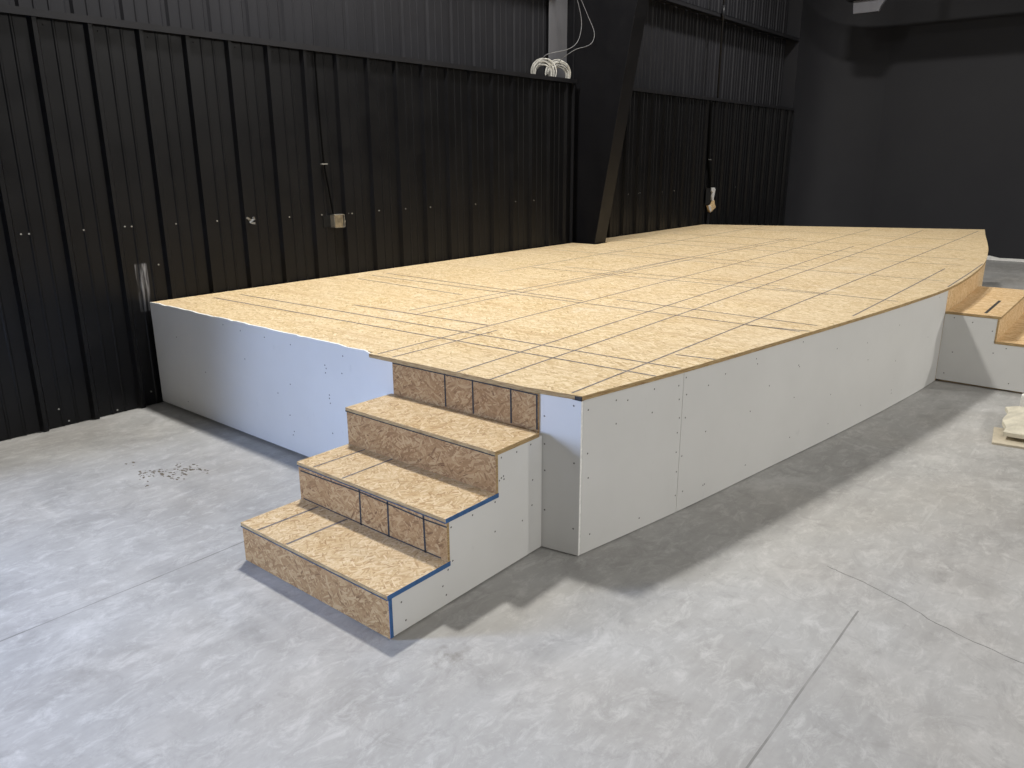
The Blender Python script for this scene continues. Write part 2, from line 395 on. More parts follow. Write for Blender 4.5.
# screws of the ribbed liner
m = MB()
SC = [(1.768, 1.199), (2.076, 1.2), (2.329, 1.205), (2.372, 1.203), (2.672, 1.201), (2.516, 0.943), (1.764, 0.118), (2.113, 0.024), (1.957, 0.02), (1.811, 0.029), (2.351, 0.096), (2.974, 1.202), (3.573, 1.196), (3.875, 1.196), (4.139, 1.193), (4.178, 1.191), (8.496, 1.199), (8.78, 1.206), (9.673, 1.204), (11.636, 1.2)]
SC += [(1.945 + P_ * k + 0.085, z) for k in range(0, 17) for z in (2.36,)] + [(1.945 + P_ * k + 0.085, 1.2) for k in range(-4, 0)] + [(1.945 + P_ * k + 0.085, 1.2) for k in (8, 9, 10, 12, 14, 15, 20, 22, 24, 29, 30, 34, 36)]
for x, z in SC:
    m.prism([(x + 0.0055 * math.cos(t * PI / 3), z + 0.0055 * math.sin(t * PI / 3)) for t in range(6)], 'y', LY - 0.006, LY + 0.002, SCREW if z < 2 else TRIM)
m.build('panel_screw', wl)['kind'] = 'structure'
# cap rail on top of the liner, girt behind it
for nm, x0, x1 in (('trim_1', RX, 7.30), ('trim_2', CX + 0.15, 13.72)):
    m = MB()
    m.box((x0, LY - 0.04, 2.392), (x1, LY - 0.036, 2.428), TRIM)
    m.box((x0, LY - 0.04, 2.428), (x1, LY + 0.02, 2.432), TRIM)
    m.box((x0, LY - 0.036, 2.392), (x1, LY - 0.032, 2.396), TRIM)
    tag(m.build(nm), kind='structure')
for nm, x0, x1 in (('trim_3', RX, 7.15), ('trim_4', CX + 0.17, 13.72)):
    m = MB(); m.box((x0, LY + 0.012, 2.325), (x1, OY - 0.035, 2.329), TRIM); m.box((x0, LY + 0.012, 2.27), (x1, LY + 0.016, 2.325), TRIM)
    tag(m.build(nm), kind='structure')
# upper girt shelf
for nm, x0, x1 in (('trim_5', CX + 0.17, 13.72), ('trim_6', RX, 7.15)):
    m = MB()
    m.box((x0, LY, 3.515), (x1, OY - 0.0005, 3.521), TRIM); m.box((x0, LY, 3.47), (x1, LY + 0.006, 3.521), TRIM)
    m.box((x0, LY, 3.47), (x1, LY + 0.02, 3.474), TRIM)
    tag(m.build(nm), kind='structure')
# end trim of liner beside the column, and at the corner
m = MB(); m.box((7.262, LY - 0.034, 0.704), (7.272, LY + 0.02, 2.392), TRIM); tag(m.build('trim_7'), kind='structure')
m = MB(); m.box((13.70, LY - 0.034, 0.02), (13.72, LY + 0.004, 2.392), TRIM); tag(m.build('trim_8'), kind='structure')
# doorway lining
m = MB()
m.box((DX0 - 0.05, LY - 0.045, 0), (DX0, OY, DH + 0.05), TRIM); m.box((DX1, LY - 0.045, 0), (DX1 + 0.05, OY, DH + 0.05), TRIM)
m.box((DX0, LY - 0.045, DH), (DX1, OY, DH + 0.05), TRIM)
tag(m.build('door_1'), kind='structure')

# tapered steel frame columns (one rises through the deck, its twin stands a bay nearer)
def column(cx, label, z1=HC):
    e = empty('steel_column', (cx, LY, 0), label, 'column' if label else None)
    if label is None: e['kind'] = 'structure'
    fyz = lambda z: 4.815 - 0.178 * (z - 0.7)
    m = MB(); m.prism([(OY - 0.045, 0), (fyz(0) + 0.012, 0), (fyz(z1) + 0.012, z1), (OY - 0.045, z1)], 'x', cx - 0.005, cx + 0.005, STEEL); m.build('web', e)
    m = MB(); m.prism([(fyz(0), 0), (fyz(0) + 0.012, 0), (fyz(z1) + 0.012, z1), (fyz(z1), z1)], 'x', cx - 0.11, cx + 0.11, STEEL); m.build('inner_flange', e, 0.002)
    m = MB(); m.box((cx - 0.33, OY - 0.045, 0), (cx + 0.33, OY - 0.038, z1), STRIP); o = m.build('outer_flange', e, 0.002); o['label'] = 'pale grey outer flange'
    m = MB(); m.box((cx - 0.015, 5.205, 0.72), (cx - 0.0055, 5.218, z1), TRIM); m.build('web_strip', e)
column(CX, 'tapered black steel column rising through the strand board stage against ribbed wall')
column(CX - 7.62, None)

# ------------------------------------------------------------------ the stage
st = empty('stage', (7, 3, 0), 'large low stage with strand board deck and white drywall skirt, front bowed', 'stage')
H = 0.707; T = 0.019; HS = 0.1768; EX = 2.427
FX = [EX + 0.004 + (11.95 - EX - 0.004) * i / 60 for i in range(61)]
front = [(x, fy(x)) for x in FX]
outline = front + [(10.55, LY - 0.036), (CX + 0.13, LY - 0.036), (CX + 0.13, 4.79), (CX - 0.13, 4.79), (CX - 0.13, LY - 0.036), (2.418, LY - 0.036), (2.402, 2.85), (2.373, 2.85), (2.378, 2.70), (2.395, 1.90)]
m = MB(); m.prism(outline, 'z', H - T, H, OSB_DECK, None, EDGE)
zc = H + 0.0006; up = (0, 0, 1)
XL = [(2.47, 11.75, 1.72, 1.81), (2.415, 11.4, 2.11, 2.40), (2.415, 8.9, 2.305, 2.52), (2.42, 11.25, 2.84, 2.99), (3.25, 6.9, 3.43, 3.46), (3.31, 9.4, 3.56, 3.40), (4.7, 9.4, 3.41, 3.32), (4.83, 7.5, 1.33, 1.36), (6.4, 8.05, 1.125, 1.165), (2.42, 3.2, 2.735, 2.74), (5.0, 10.9, 4.25, 4.35)]
YL = [(2.80, 2.905, 4.98, 1.575), (2.99, 3.09, 4.95, 1.56), (3.22, 3.27, 3.99, 2.87), (4.01, 3.95, 4.9, 3.7), (4.20, 4.20, 4.95, 1.42), (4.36, 4.27, 4.95, 2.9), (4.46, 4.42, 2.75, 1.40), (5.40, 5.52, 4.2, 1.7), (5.60, 5.69, 4.0, 2.1), (7.75, 7.82, 1.9, 1.3), (5.58, 5.53, 2.1, 1.25), (3.31, 3.34, 1.70, 1.50), (4.19, 4.24, 1.72, 1.38), (6.64, 6.70, 4.9, 1.2), (6.95, 6.9, 4.4, 2.3), (7.9, 7.9, 4.9, 2.0), (8.35, 8.3, 4.9, 1.35), (9.1, 9.15, 4.8, 1.5), (10.3, 10.3, 4.6, 1.7)]
for x0, x1, y0, y1 in XL:
    q = 0.989
    m.ribbon([(x0 * q, y0 * q, zc), ((x0 + x1) / 2 * q, (y0 + y1) / 2 * q - 0.004, zc), (x1 * q, y1 * q, zc)], 0.0105, up, CHALK)
for x0, x1, y0, y1 in YL:
    m.ribbon([(x0 * q, max(y0 * q, fy(x0 * q) + 0.003), zc + 0.0003), (x1 * q, max(y1 * q, fy(x1 * q) + 0.003), zc + 0.0003)], 0.0125, up, CHALK)
deck = m.build('deck', st, fixn=False)
# drywall skirt at the stair end: runs up past the deck edge, its cut top chipped
m = MB()
YA = 2.70
ex = lambda y: 2.391 + (y - 2.7) * 0.007       # the end wall runs a shade out of square
top = []
y = YA
while y < 5.09:
    top.append((y, H + 0.0018 + random.uniform(-0.003, 0.003)) if y > 2.85 else (y, H - T - 0.001)); y += random.uniform(0.03, 0.12)
top.append((5.094, H))
n0 = len(top) + 2
poly = [(5.094, 0.022), (YA, 0.018)] + top
va = [m.bm.verts.new((ex(p[0]), p[0], p[1])) for p in poly]; vb = [m.bm.verts.new((ex(p[0]) + 0.0127, p[0], p[1])) for p in poly]
m.bm.faces.new(va).material_index = m.mi(DRY); m.bm.faces.new(vb[::-1]).material_index = m.mi(DRY)
for i in range(len(poly)):
    k = (i + 1) % len(poly)
    m.bm.faces.new((va[k], va[i], vb[i], vb[k])).material_index = m.mi(GYP)
LEFT = [(3.996, 0.494), (3.232, 0.582), (3.223, 0.566), (3.231, 0.541), (3.211, 0.424), (3.213, 0.405), (3.208, 0.379), (3.559, 0.419), (3.587, 0.234), (3.559, 0.143), (3.572, 0.12), (3.206, 0.212), (3.078, 0.655), (3.094, 0.561), (4.014, 0.66), (3.771, 0.655), (4.198, 0.672), (3.525, 0.649), (3.686, 0.345), (4.468, 0.333), (4.786, 0.514), (4.738, 0.088)]
for y, z in LEFT: m.disc((ex(y) - 0.0005, y, z), (-1, 0, 0), 0.0045, HOLE)
m.build('end_drywall', st, uvo=(1, 1))
# framing plates that close the gap under the skirt
m = MB(); m.box((2.44, 1.9, 0.0), (2.53, 5.07, 0.038), STUD); m.build('sole_plate', st)
m = MB(); m.box((2.452, 5.035, 0.038), (2.54, 5.07, 0.68), STUD); m.build('corner_stud', st)
# top riser of the stairs and the drywall return beside it
m = MB()
rq = [(2.380, 2.692), (2.396, 1.833), (2.408, 1.833), (2.392, 2.692)]
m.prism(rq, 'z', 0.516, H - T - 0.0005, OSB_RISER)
rx_ = lambda y: 2.3793 + (2.692 - y) * 0.0186
for y in (2.352, 2.187, 1.975, 1.84):
    m.ribbon([(rx_(y), y, 0.534), (rx_(y), y + 0.002, H - T)], 0.009, (1, 0, 0), INK)
m.ribbon([(rx_(2.69), 2.69, H - T - 0.004), (rx_(1.835), 1.835, H - T - 0.004)], 0.006, (1, 0, 0), INK)
m.build('top_riser', st, uvo=(5.3, 2.1))
m = MB()
yc = fy(EX) + 0.003
m.prism([(EX + 0.006, yc), (EX + 0.0187, yc), (2.4147, 1.836), (2.402, 1.836)], 'z', 0.005, H - T - 0.0005, DRY)
m.bm.normal_update()
for f in m.bm.faces:
    if abs(f.normal.y) > 0.9: f.material_index = m.mi(GYP)
for y, z in [(1.68, 0.661), (1.674, 0.417), (1.81, 0.597), (1.808, 0.476), (1.806, 0.359), (1.805, 0.18), (1.672, 0.125)]: m.disc((EX + 0.0053 + (y - yc) * (2.402 - EX - 0.006) / (1.836 - yc), y, z), (-1, 0, 0), 0.0042, HOLE)
m.build('return_drywall', st)
# bowed front skirt: sheets following the curve
def curved(x0, x1, z0, z1, mat, edge, off, th, n=24):
    mb = MB(); ring = []
    for i in range(n + 1):
        x = x0 + (x1 - x0) * i / n; y = fy(x) + off
        s = (fy(x + 0.01) - fy(x - 0.01)) / 0.02; L = math.hypot(1, s); nx, ny = s / L, -1 / L
        ring.append([mb.bm.verts.new(p) for p in ((x, y, z0), (x, y, z1), (x - nx * th, y - ny * th, z1), (x - nx * th, y - ny * th, z0))])
    for a, b in zip(ring, ring[1:]):
        for k in range(4):
            f = mb.bm.faces.new((a[k], a[(k + 1) % 4], b[(k + 1) % 4], b[k])); f.material_index = mb.mi(mat if k == 0 else (edge if k in (1, 3) else mat)); f.smooth = False
    for r in (ring[0][::-1], ring[-1]):
        f = mb.bm.faces.new(r); f.material_index = mb.mi(edge)
    return mb
FRONT = [(x - 0.019 if 3.05 < x < 3.14 else x, z) for x, z in [(2.635, 0.647), (2.705, 0.633), (2.639, 0.544), (2.872, 0.649), (2.865, 0.544), (2.474, 0.64), (2.476, 0.453), (2.483, 0.344), (3.058, 0.632), (3.067, 0.566), (3.076, 0.476), (3.067, 0.407), (3.067, 0.312), (3.077, 0.213), (3.08, 0.093), (3.119, 0.578), (3.109, 0.66), (3.12, 0.467), (3.111, 0.282), (3.133, 0.098), (3.265, 0.589), (3.268, 0.36), (3.288, 0.084), (3.276, 0.081), (3.4, 0.619), (3.65, 0.375), (3.667, 0.647), (3.682, 0.618), (3.815, 0.477), (4.1, 0.536), (4.11, 0.526), (4.125, 0.66), (4.086, 0.357), (4.514, 0.284), (4.08, 0.128), (3.646, 0.084), (4.53, 0.556), (4.931, 0.525), (4.971, 0.412), (5.42, 0.325), (5.405, 0.567), (5.414, 0.126), (5.422, 0.102), (4.523, 0.103), (4.946, 0.124), (6.12, 0.66), (5.987, 0.393), (2.5, 0.083), (2.81, 0.058)]]
for x0, x1 in ((EX + 0.0195, 3.0715), (3.0745, 6.328), (9.603, 11.9)):
    mb = curved(x0, x1, 0.005, H - T - 0.001, DRY, GYP, 0.006, 0.0127)
    for x, z in FRONT:
        if x0 < x < x1:
            s = (fy(x + 0.01) - fy(x - 0.01)) / 0.02
            mb.disc((x, fy(x) + 0.0055, z), (s, -1, 0), 0.0042, HOLE)
    mb.build('front_drywall', st, fixn=False)
for x0, x1 in ((2.46, 6.31), (6.37, 11.85)):
    curved(x0, x1, 0.0, 0.038, STUD, STUD, 0.022, 0.085).build('sole_plate', st)
curved(6.33, 9.60, 0.004, H - T - 0.001, OSB_UP, EDGE, 0.006, 0.011).build('side_riser', st, uvo=(2, 4), fixn=True)
# back end skirt (away from the camera)
m = MB()
ax, ay, bx_, by = 11.90, fy(11.9) + 0.02, 10.60, LY - 0.06
d = Vector((bx_ - ax, by - ay, 0)).normalized(); nn = Vector((d.y, -d.x, 0)) * 0.0127
for p, q in (((ax, ay), (bx_, by)),):
    m.prism([(ax - 0.02, ay), (bx_ - 0.02, by), (bx_ - 0.035, by), (ax - 0.035, ay)], 'z', 0.0, H - T - 0.001, DRY)
m.build('far_drywall', st)
# dark patch of tape on the deck corner
m = MB(); m.box((EX + 0.003, fy(EX) - 0.001, H - T - 0.002), (EX + 0.03, fy(EX) + 0.01, H - 0.004), INK); 
m.box((EX - 0.0005, fy(EX) - 0.001, H - T - 0.002), (EX + 0.0035, fy(EX) + 0.055, H - 0.004), INK)
m.build('corner_patch', st)

# ------------------------------------------------------------------ front stairs
sr = empty('stair_unit', (2.0, 2.25, 0), 'three-tread strand board stairs with white drywall side and blue tape, beside doorway end', 'stairs')
sr['label'] = 'strand board stair unit with three treads and blue taped edge at stage end'
TY0, TY1 = 1.815, 2.708
SX = [1.537, 1.829, 2.107]            # riser faces
TT = 0.018
ends = [1.8365, 2.1145, 2.379]
for i in range(3):
    z = HS * (i + 1)
    m = MB()
    m.box((SX[i] - 0.006, TY0, z - TT), (ends[i] - 0.0075 if i < 2 else 2.379, TY1, z), OSB_STAIR, sides={('x', -1): EDGE, ('y', -1): EDGE, ('y', 1): EDGE})
    if i == 0:
        for y0, y1 in ((2.592, 2.582), (2.400, 2.392)): m.ribbon([(SX[0], y0, z + 0.0005), (1.827, y1, z + 0.0005)], 0.012, up, CHALK)
    if i == 1:
        for y0, y1 in ((2.60, 2.592), (2.408, 2.408)): m.ribbon([(SX[1], y0, z + 0.0005), (2.105, y1, z + 0.0005)], 0.010, up, CHALK)
    m.build('tread', sr, uvo=(i * 1.7, i * 0.9 + 0.4), fixn=False)
    m = MB()
    z0 = 0.004 if i == 0 else HS * i
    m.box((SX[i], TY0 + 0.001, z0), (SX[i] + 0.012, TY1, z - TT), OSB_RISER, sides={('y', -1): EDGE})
    if i == 1:
        xf = SX[1] - 0.0006
        for y in (2.305, 2.137, 1.933): m.ribbon([(xf, y, z0), (xf, y + random.uniform(-0.004, 0.004), z - TT)], 0.010, (1, 0, 0), INK)
        m.ribbon([(xf, 2.695, z - 0.040), (xf, 2.3, z - 0.030), (xf, 1.93, z - 0.038), (xf, 1.815, z - 0.034)], 0.007, (1, 0, 0), INK)
        m.ribbon([(xf, 2.69, z0 + 0.008), (xf, 2.2, z0 + 0.004), (xf, 1.85, z0 + 0.006)], 0.006, (1, 0, 0), INK)
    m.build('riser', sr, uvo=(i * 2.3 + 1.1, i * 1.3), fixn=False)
def stepped(y0, y1, dots=None, nm='side_drywall', x_end=2.38):
    m = MB()
    f = SX[0] + 0.0125
    pr = [(f, 0.008), (x_end, 0.008), (x_end, 3 * HS - TT), (SX[2] + 0.0125, 3 * HS - TT), (SX[2] + 0.0125, 2 * HS - TT), (SX[1] + 0.0125, 2 * HS - TT), (SX[1] + 0.0125, HS - TT), (f, HS - TT)]
    m.prism(pr, 'y', y0, y1, DRY, None, GYP)
    for x, z in dots or (): m.disc((x, y0 - 0.0004, z), (0, -1, 0), 0.0042, HOLE)
    m.build(nm, sr, fixn=False)
SIDE = [(2.14, 0.495), (2.234, 0.49), (2.325, 0.495), (2.152, 0.414), (2.139, 0.41), (2.127, 0.403), (2.155, 0.4), (2.1, 0.322), (1.969, 0.315), (2.27, 0.178), (2.098, 0.196), (1.852, 0.310), (2.338, 0.336), (2.334, 0.224), (1.856, 0.172), (1.83, 0.146), (1.8, 0.091), (1.595, 0.123), (1.612, 0.043), (1.817, 0.047)]
stepped(TY0 + 0.002, TY0 + 0.0147, SIDE, x_end=2.4005); stepped(TY1 - 0.0147, TY1 - 0.002)
for a, b, z in ((SX[0] - 0.006, SX[1] + 0.012, HS), (SX[1] - 0.006, SX[2] + 0.012, 2 * HS)):
    m = MB(); m.box((a, TY0 - 0.0016, z - TT + 0.001), (b, TY0 - 0.0004, z + 0.001), TAPE); m.build('edge_tape', sr)
m = MB(); m.box((SX[0] - 0.001, TY0 - 0.0016, 0.008), (SX[0] + 0.013, TY0 + 0.0006, HS - TT), TAPE); m.build('edge_tape', sr)
for i, z in ((0, HS), (1, 2 * HS)):
    m = MB(); m.box((SX[i] - 0.0072, TY0, z - TT - 0.001), (SX[i] - 0.0064, TY1, z - 0.0135), NOSE); m.build('nose_tape', sr)
m = MB(); m.box((SX[2] - 0.0072, TY0, 3 * HS - TT - 0.001), (SX[2] - 0.0064, TY1, 3 * HS - 0.0145), INK); m.build('nose_tape', sr)
m = MB(); m.box((1.555, 1.835, 0.0), (1.593, 2.685, 0.035), STUD); m.box((1.593, 1.835, 0.0), (2.36, 1.873, 0.035), STUD); m.build('sole_plate', sr)

# ------------------------------------------------------------------ side stairs at the far end of the front
s2 = empty('stair_unit', (7.0, 0.6, 0), 'strand board stairs with drywall side, cut off by the picture edge, on stage front', 'stairs')
s2['label'] = 'partly visible strand board stair unit against the bowed stage front'
X0, X1 = 6.33, 7.81
YS = [0.757, 0.462, 0.165]
for i in range(3):
    z = HS * (3 - i)
    m = MB()
    yb = (YS[i - 1] + 0.004) if i else None
    if i == 0:
        n = 16; xs = [X0 + (X1 - X0) * k / n for k in range(n + 1)]
        poly = [(X0, YS[0] - 0.006), (X1, YS[0] - 0.006)] + [(x, fy(x) + 0.005) for x in xs[::-1]]
    else: poly = [(X0, YS[i] - 0.006), (X1, YS[i] - 0.006), (X1, yb + 0.004), (X0, yb + 0.004)]
    m.prism(poly, 'z', z - TT, z, OSB_UP, None, EDGE)
    if i == 0: m.ribbon([(6.42, 0.862, z + 0.0006), (7.08, 0.867, z + 0.0006)], 0.02, up, INK)
    m.build('tread', s2, uvo=(i * 1.1 + 7, i * 2.2), fixn=False)
    m = MB(); m.box((X0 + 0.001, YS[i], (z - HS) if i < 2 else 0.004), (X1 - 0.001, YS[i] + 0.012, z - TT), OSB_UP, sides={('x', -1): EDGE}); m.build('riser', s2, uvo=(i + 3, i * 1.4), fixn=False)
for a, b in ((X0 + 0.002, X0 + 0.0147), (X1 - 0.0147, X1 - 0.002)):
    m = MB(); yF = fy(a) + 0.005
    yk = [y + 0.0125 for y in YS]
    pr = [(yF, 0.018), (yF, 3 * HS - TT), (yk[0], 3 * HS - TT), (yk[0], 2 * HS - TT), (yk[1], 2 * HS - TT), (yk[1], HS - TT), (yk[2], HS - TT), (yk[2], 0.012)]
    m.prism(pr, 'x', a, b, DRY, None, GYP)
    if a < 7:
        for y, z in [(1.018, 0.236), (0.79, 0.423), (0.689, 0.31), (0.763, 0.267), (0.638, 0.063), (1.053, 0.071), (0.92, 0.47), (1.04, 0.49)]: m.disc((a - 0.0004, y, z), (-1, 0, 0), 0.0045, HOLE)
    m.build('side_drywall', s2, fixn=False)
m = MB(); m.box((X0 + 0.03, 0.2, 0), (X0 + 0.068, fy(X0) - 0.01, 0.035), STUD); m.build('sole_plate', s2)

# ------------------------------------------------------------------ small things on the long wall
def smooth(pts, n=8):
    pts = [Vector(p) for p in pts]; out = []
    for i in range(len(pts) - 1):
        p0 = pts[max(i - 1, 0)]; p1 = pts[i]; p2 = pts[i + 1]; p3 = pts[min(i + 2, len(pts) - 1)]
        for k in range(n):
            t = k / n
            out.append(0.5 * ((2 * p1) + (-p0 + p2) * t + (2 * p0 - 5 * p1 + 4 * p2 - p3) * t * t + (-p0 + 3 * p1 - 3 * p2 + p3) * t ** 3))
    return out + [pts[-1]]
def coil(loc, r, rng, yaw, lead, label, turns=13):
    e = empty('cable_coil', loc, label, 'cable coil', 'white cable coils on the wall ledge')
    m = MB(); c = Vector(loc) + Vector((0, 0, r + 0.012))
    cs, sn = math.cos(yaw), math.sin(yaw)
    for k in range(turns):
        rr = r * (1 - rng.uniform(0, 0.36)); dy = rng.uniform(-0.028, 0.028); ox = rng.uniform(-0.018, 0.018); ez = rng.uniform(0.98, 1.1)
        oz = -(r - rr)
        ring = []
        for t in range(36):
            a = 2 * PI * t / 36
            x = rr * math.cos(a) + ox; z = (rr * math.sin(a)) * ez + oz * 0.7; y = dy + 0.006 * math.sin(2 * a + k)
            ring.append(c + Vector((x * cs - y * sn, x * sn + y * cs, z + 0.02)))
        m.tube(ring, 0.0055, CABLE_W, 6, True)
    for a in (0.9, 2.2):       # tie wraps
        ring = []
        for t in range(14):
            b = 2 * PI * t / 14; q = r * 0.86 + 0.028 * math.cos(b)
            x = q * math.cos(a); z = q * math.sin(a) * 1.04; y = 0.033 * math.sin(b)
            ring.append(c + Vector((x * cs - y * sn, x * sn + y * cs, z + 0.014)))
    m.build('coil', e)
    m = MB(); m.tube(smooth(lead, 8), 0.0032, CABLE_G, 6); m.build('lead', e)
rng = random.Random(3)
coil((6.89, 5.235, 2.329), 0.135, rng, -0.72, [(6.86, 5.235, 2.60), (6.875, 5.19, 2.645), (6.93, 5.13, 2.67), (7.05, 5.06, 2.70), (7.17, 5.03, 2.76), (7.24, 5.02, 2.86), (7.27, 5.03, 3.02), (7.22, 5.07, 3.25), (7.14, 5.12, 3.468)], 'loose ring of white cable on wall ledge farther from the black column')
coil((7.14, 5.225, 2.329), 0.13, rng, -0.80, [(7.15, 5.23, 2.58), (7.08, 5.15, 2.61), (7.08, 5.06, 2.66), (7.13, 4.98, 2.71), (7.25, 4.94, 2.745), (7.345, 4.93, 2.80), (7.38, 4.94, 2.90), (7.35, 5.0, 3.05), (7.26, 5.07, 3.27), (7.11, 5.12, 3.468)], 'loose ring of white cable tight against the black column above ledge')

# junction box with its cable
e = empty('junction_box', (4.0, LY, 1.09), 'small open metal electrical box on ribbed wall with black cable above', 'electrical box')
m = MB()
bx0, bx1, bz0, bz1, by0 = 3.955, 4.058, 1.092, 1.194, LY - 0.055
m.box((bx0, by0, bz0), (bx0 + 0.003, LY, bz1), GALV); m.box((bx1 - 0.003, by0, bz0), (bx1, LY, bz1), GALV)
m.box((bx0, by0, bz0), (bx1, LY, bz0 + 0.003), GALV); m.box((bx0, by0, bz1 - 0.003), (bx1, LY, bz1), GALV)
m.box((bx0, LY - 0.004, bz0), (bx1, LY - 0.001, bz1), GALV)
m.build('box', e)
m = MB(); m.box((bx0 + 0.004, by0 - 0.003, bz0 + 0.004), (bx1 - 0.02, by0 + 0.001, bz1 - 0.004), DULL); m.build('cover', e, 0.002)
m = MB(); m.prism([(bx1 + 0.006 + 0.012 * math.cos(t * PI / 4), 1.135 + 0.012 * math.sin(t * PI / 4)) for t in range(8)], 'y', LY - 0.04, LY - 0.018, GALV); m.build('connector', e)
m = MB(); m.box((3.885, LY - 0.006, 1.095), (3.953, LY - 0.001, 1.19), VOID); m.build('cutout', e)
m = MB(); m.tube(smooth([(3.90, LY - 0.022, 2.39), (3.905, LY - 0.02, 1.95), (3.915, LY - 0.022, 1.60), (3.94, LY - 0.03, 1.38), (3.965, LY - 0.03, 1.194)]), 0.006, CABLE_B); m.build('cable', e)
m = MB(); m.box((3.885, LY - 0.03, 1.578), (3.945, LY - 0.012, 1.586), SCREW); m.build('cable_clip', e)
# bent foil tab
m = MB()
for (x, z, r, s) in ((3.205, 1.206, 0.5, 0.022), (3.23, 1.188, -0.6, 0.026), (3.25, 1.205, 1.1, 0.013), (3.24, 1.172, 0.2, 0.02)):
    m.box((x - s * 0.8, LY - 0.035, z - 0.007), (x + s * 0.8, LY - 0.03 + 0.004, z + 0.007), TAB, Matrix.Rotation(r, 3, 'Y') @ Matrix.Rotation(0.5 * r, 3, 'X'))
m.box((3.215, LY - 0.034, 1.18), (3.232, LY + 0.0, 1.2), TAB)
tag(m.build('metal_tab', origin=(3.23, LY, 1.19)), 'crumpled shiny metal tab poking from ribbed wall, nearer than the electrical box', 'metal tab')
# torn opening with insulation, slot and cable above it
e = empty('torn_opening', (10.7, LY, 1.05), 'torn dark opening in ribbed wall with white and tan insulation hanging out', 'wall opening')
m = MB(); m.box((10.575, LY - 0.034, 0.98), (10.74, LY - 0.031, 1.215), VOID); m.build('cavity', e)
m = MB()
bmv = [(10.735, 1.218), (10.80, 1.215), (10.83, 1.19), (10.81, 1.12), (10.79, 1.06), (10.80, 1.0), (10.745, 1.04), (10.735, 1.09), (10.745, 1.14), (10.72, 1.17)]
m.prism(bmv, 'y', LY - 0.058, LY - 0.034, FOIL); m.build('facing', e, 0.004)
m = MB()
m.prism([(10.80, 1.04), (10.825, 0.98), (10.865, 0.935), (10.79, 0.905), (10.70, 0.868), (10.645, 0.91), (10.60, 0.975), (10.68, 0.965), (10.735, 0.985), (10.755, 1.03)], 'y', LY - 0.066, LY - 0.034, INSUL); m.build('insulation', e, 0.004)
m = MB(); m.prism([(10.60, 0.975), (10.66, 0.968), (10.70, 0.93), (10.70, 0.868), (10.645, 0.91)], 'y', LY - 0.07, LY - 0.0665, FOIL); m.build('facing', e)
m = MB(); m.tube(smooth([(10.545, LY - 0.032, 2.39), (10.565, LY - 0.032, 1.9), (10.585, LY - 0.032, 1.6), (10.64, LY - 0.038, 1.38), (10.68, LY - 0.034, 1.215)]), 0.02, CABLE_B); m.build('cable', e)
m = MB(); m.box((10.55, LY - 0.056, 1.602), (10.63, LY - 0.05, 1.61), SCREW); m.build('cable_clip', e)
m = MB(); m.box((10.66, LY - 0.034, 0.702), (10.74, LY - 0.0305, 0.86), TRIM); m.build('lit_patch', e)  # paler plate standing in for a lit patch of wall below the opening
# conduit above it
e = empty('conduit', (10.75, 5.22, 2.43), 'thin vertical black conduit with coupling crossing the wall shelf', 'conduit')
m = MB(); m.tube([(10.76, 5.10, 2.432), (10.755, 5.10, HC - 0.005)], 0.013, TRIM, 10); m.build('pipe', e)
m = MB(); m.tube([(10.755, 5.10, 3.43), (10.755, 5.10, 3.62)], 0.024, TRIM, 10); m.build('coupling', e)

# ------------------------------------------------------------------ overhead beam in front of the back wall
e = empty('overhead_beam', (13.4, 3.9, 3.9), 'dark grey steel beam end bracket hanging above the back wall', 'beam')
m = MB()
m.box((13.30, -5.0, 3.93), (13.50, 4.30, 3.945), STEEL); m.box((13.30, -5.0, 4.235), (13.50, 4.30, 4.25), STEEL); m.box((13.39, -5.0, 3.945), (13.41, 4.30, 4.235), STEEL)
m.build('beam', e)
m = MB()
m.prism([(4.215, 3.93), (4.20, 3.745), (3.825, 3.745), (3.815, 3.80), (3.745, 3.90), (3.745, 3.93)], 'x', 13.37, 13.43, FLANGE); m.build('end_bracket', e, 0.003)
for y in (-4, 0.5, 3.3):
    m = MB(); m.tube([(13.4, y, 4.245), (13.4, y, HC)], 0.02, STEEL); m.build('hanger', e)

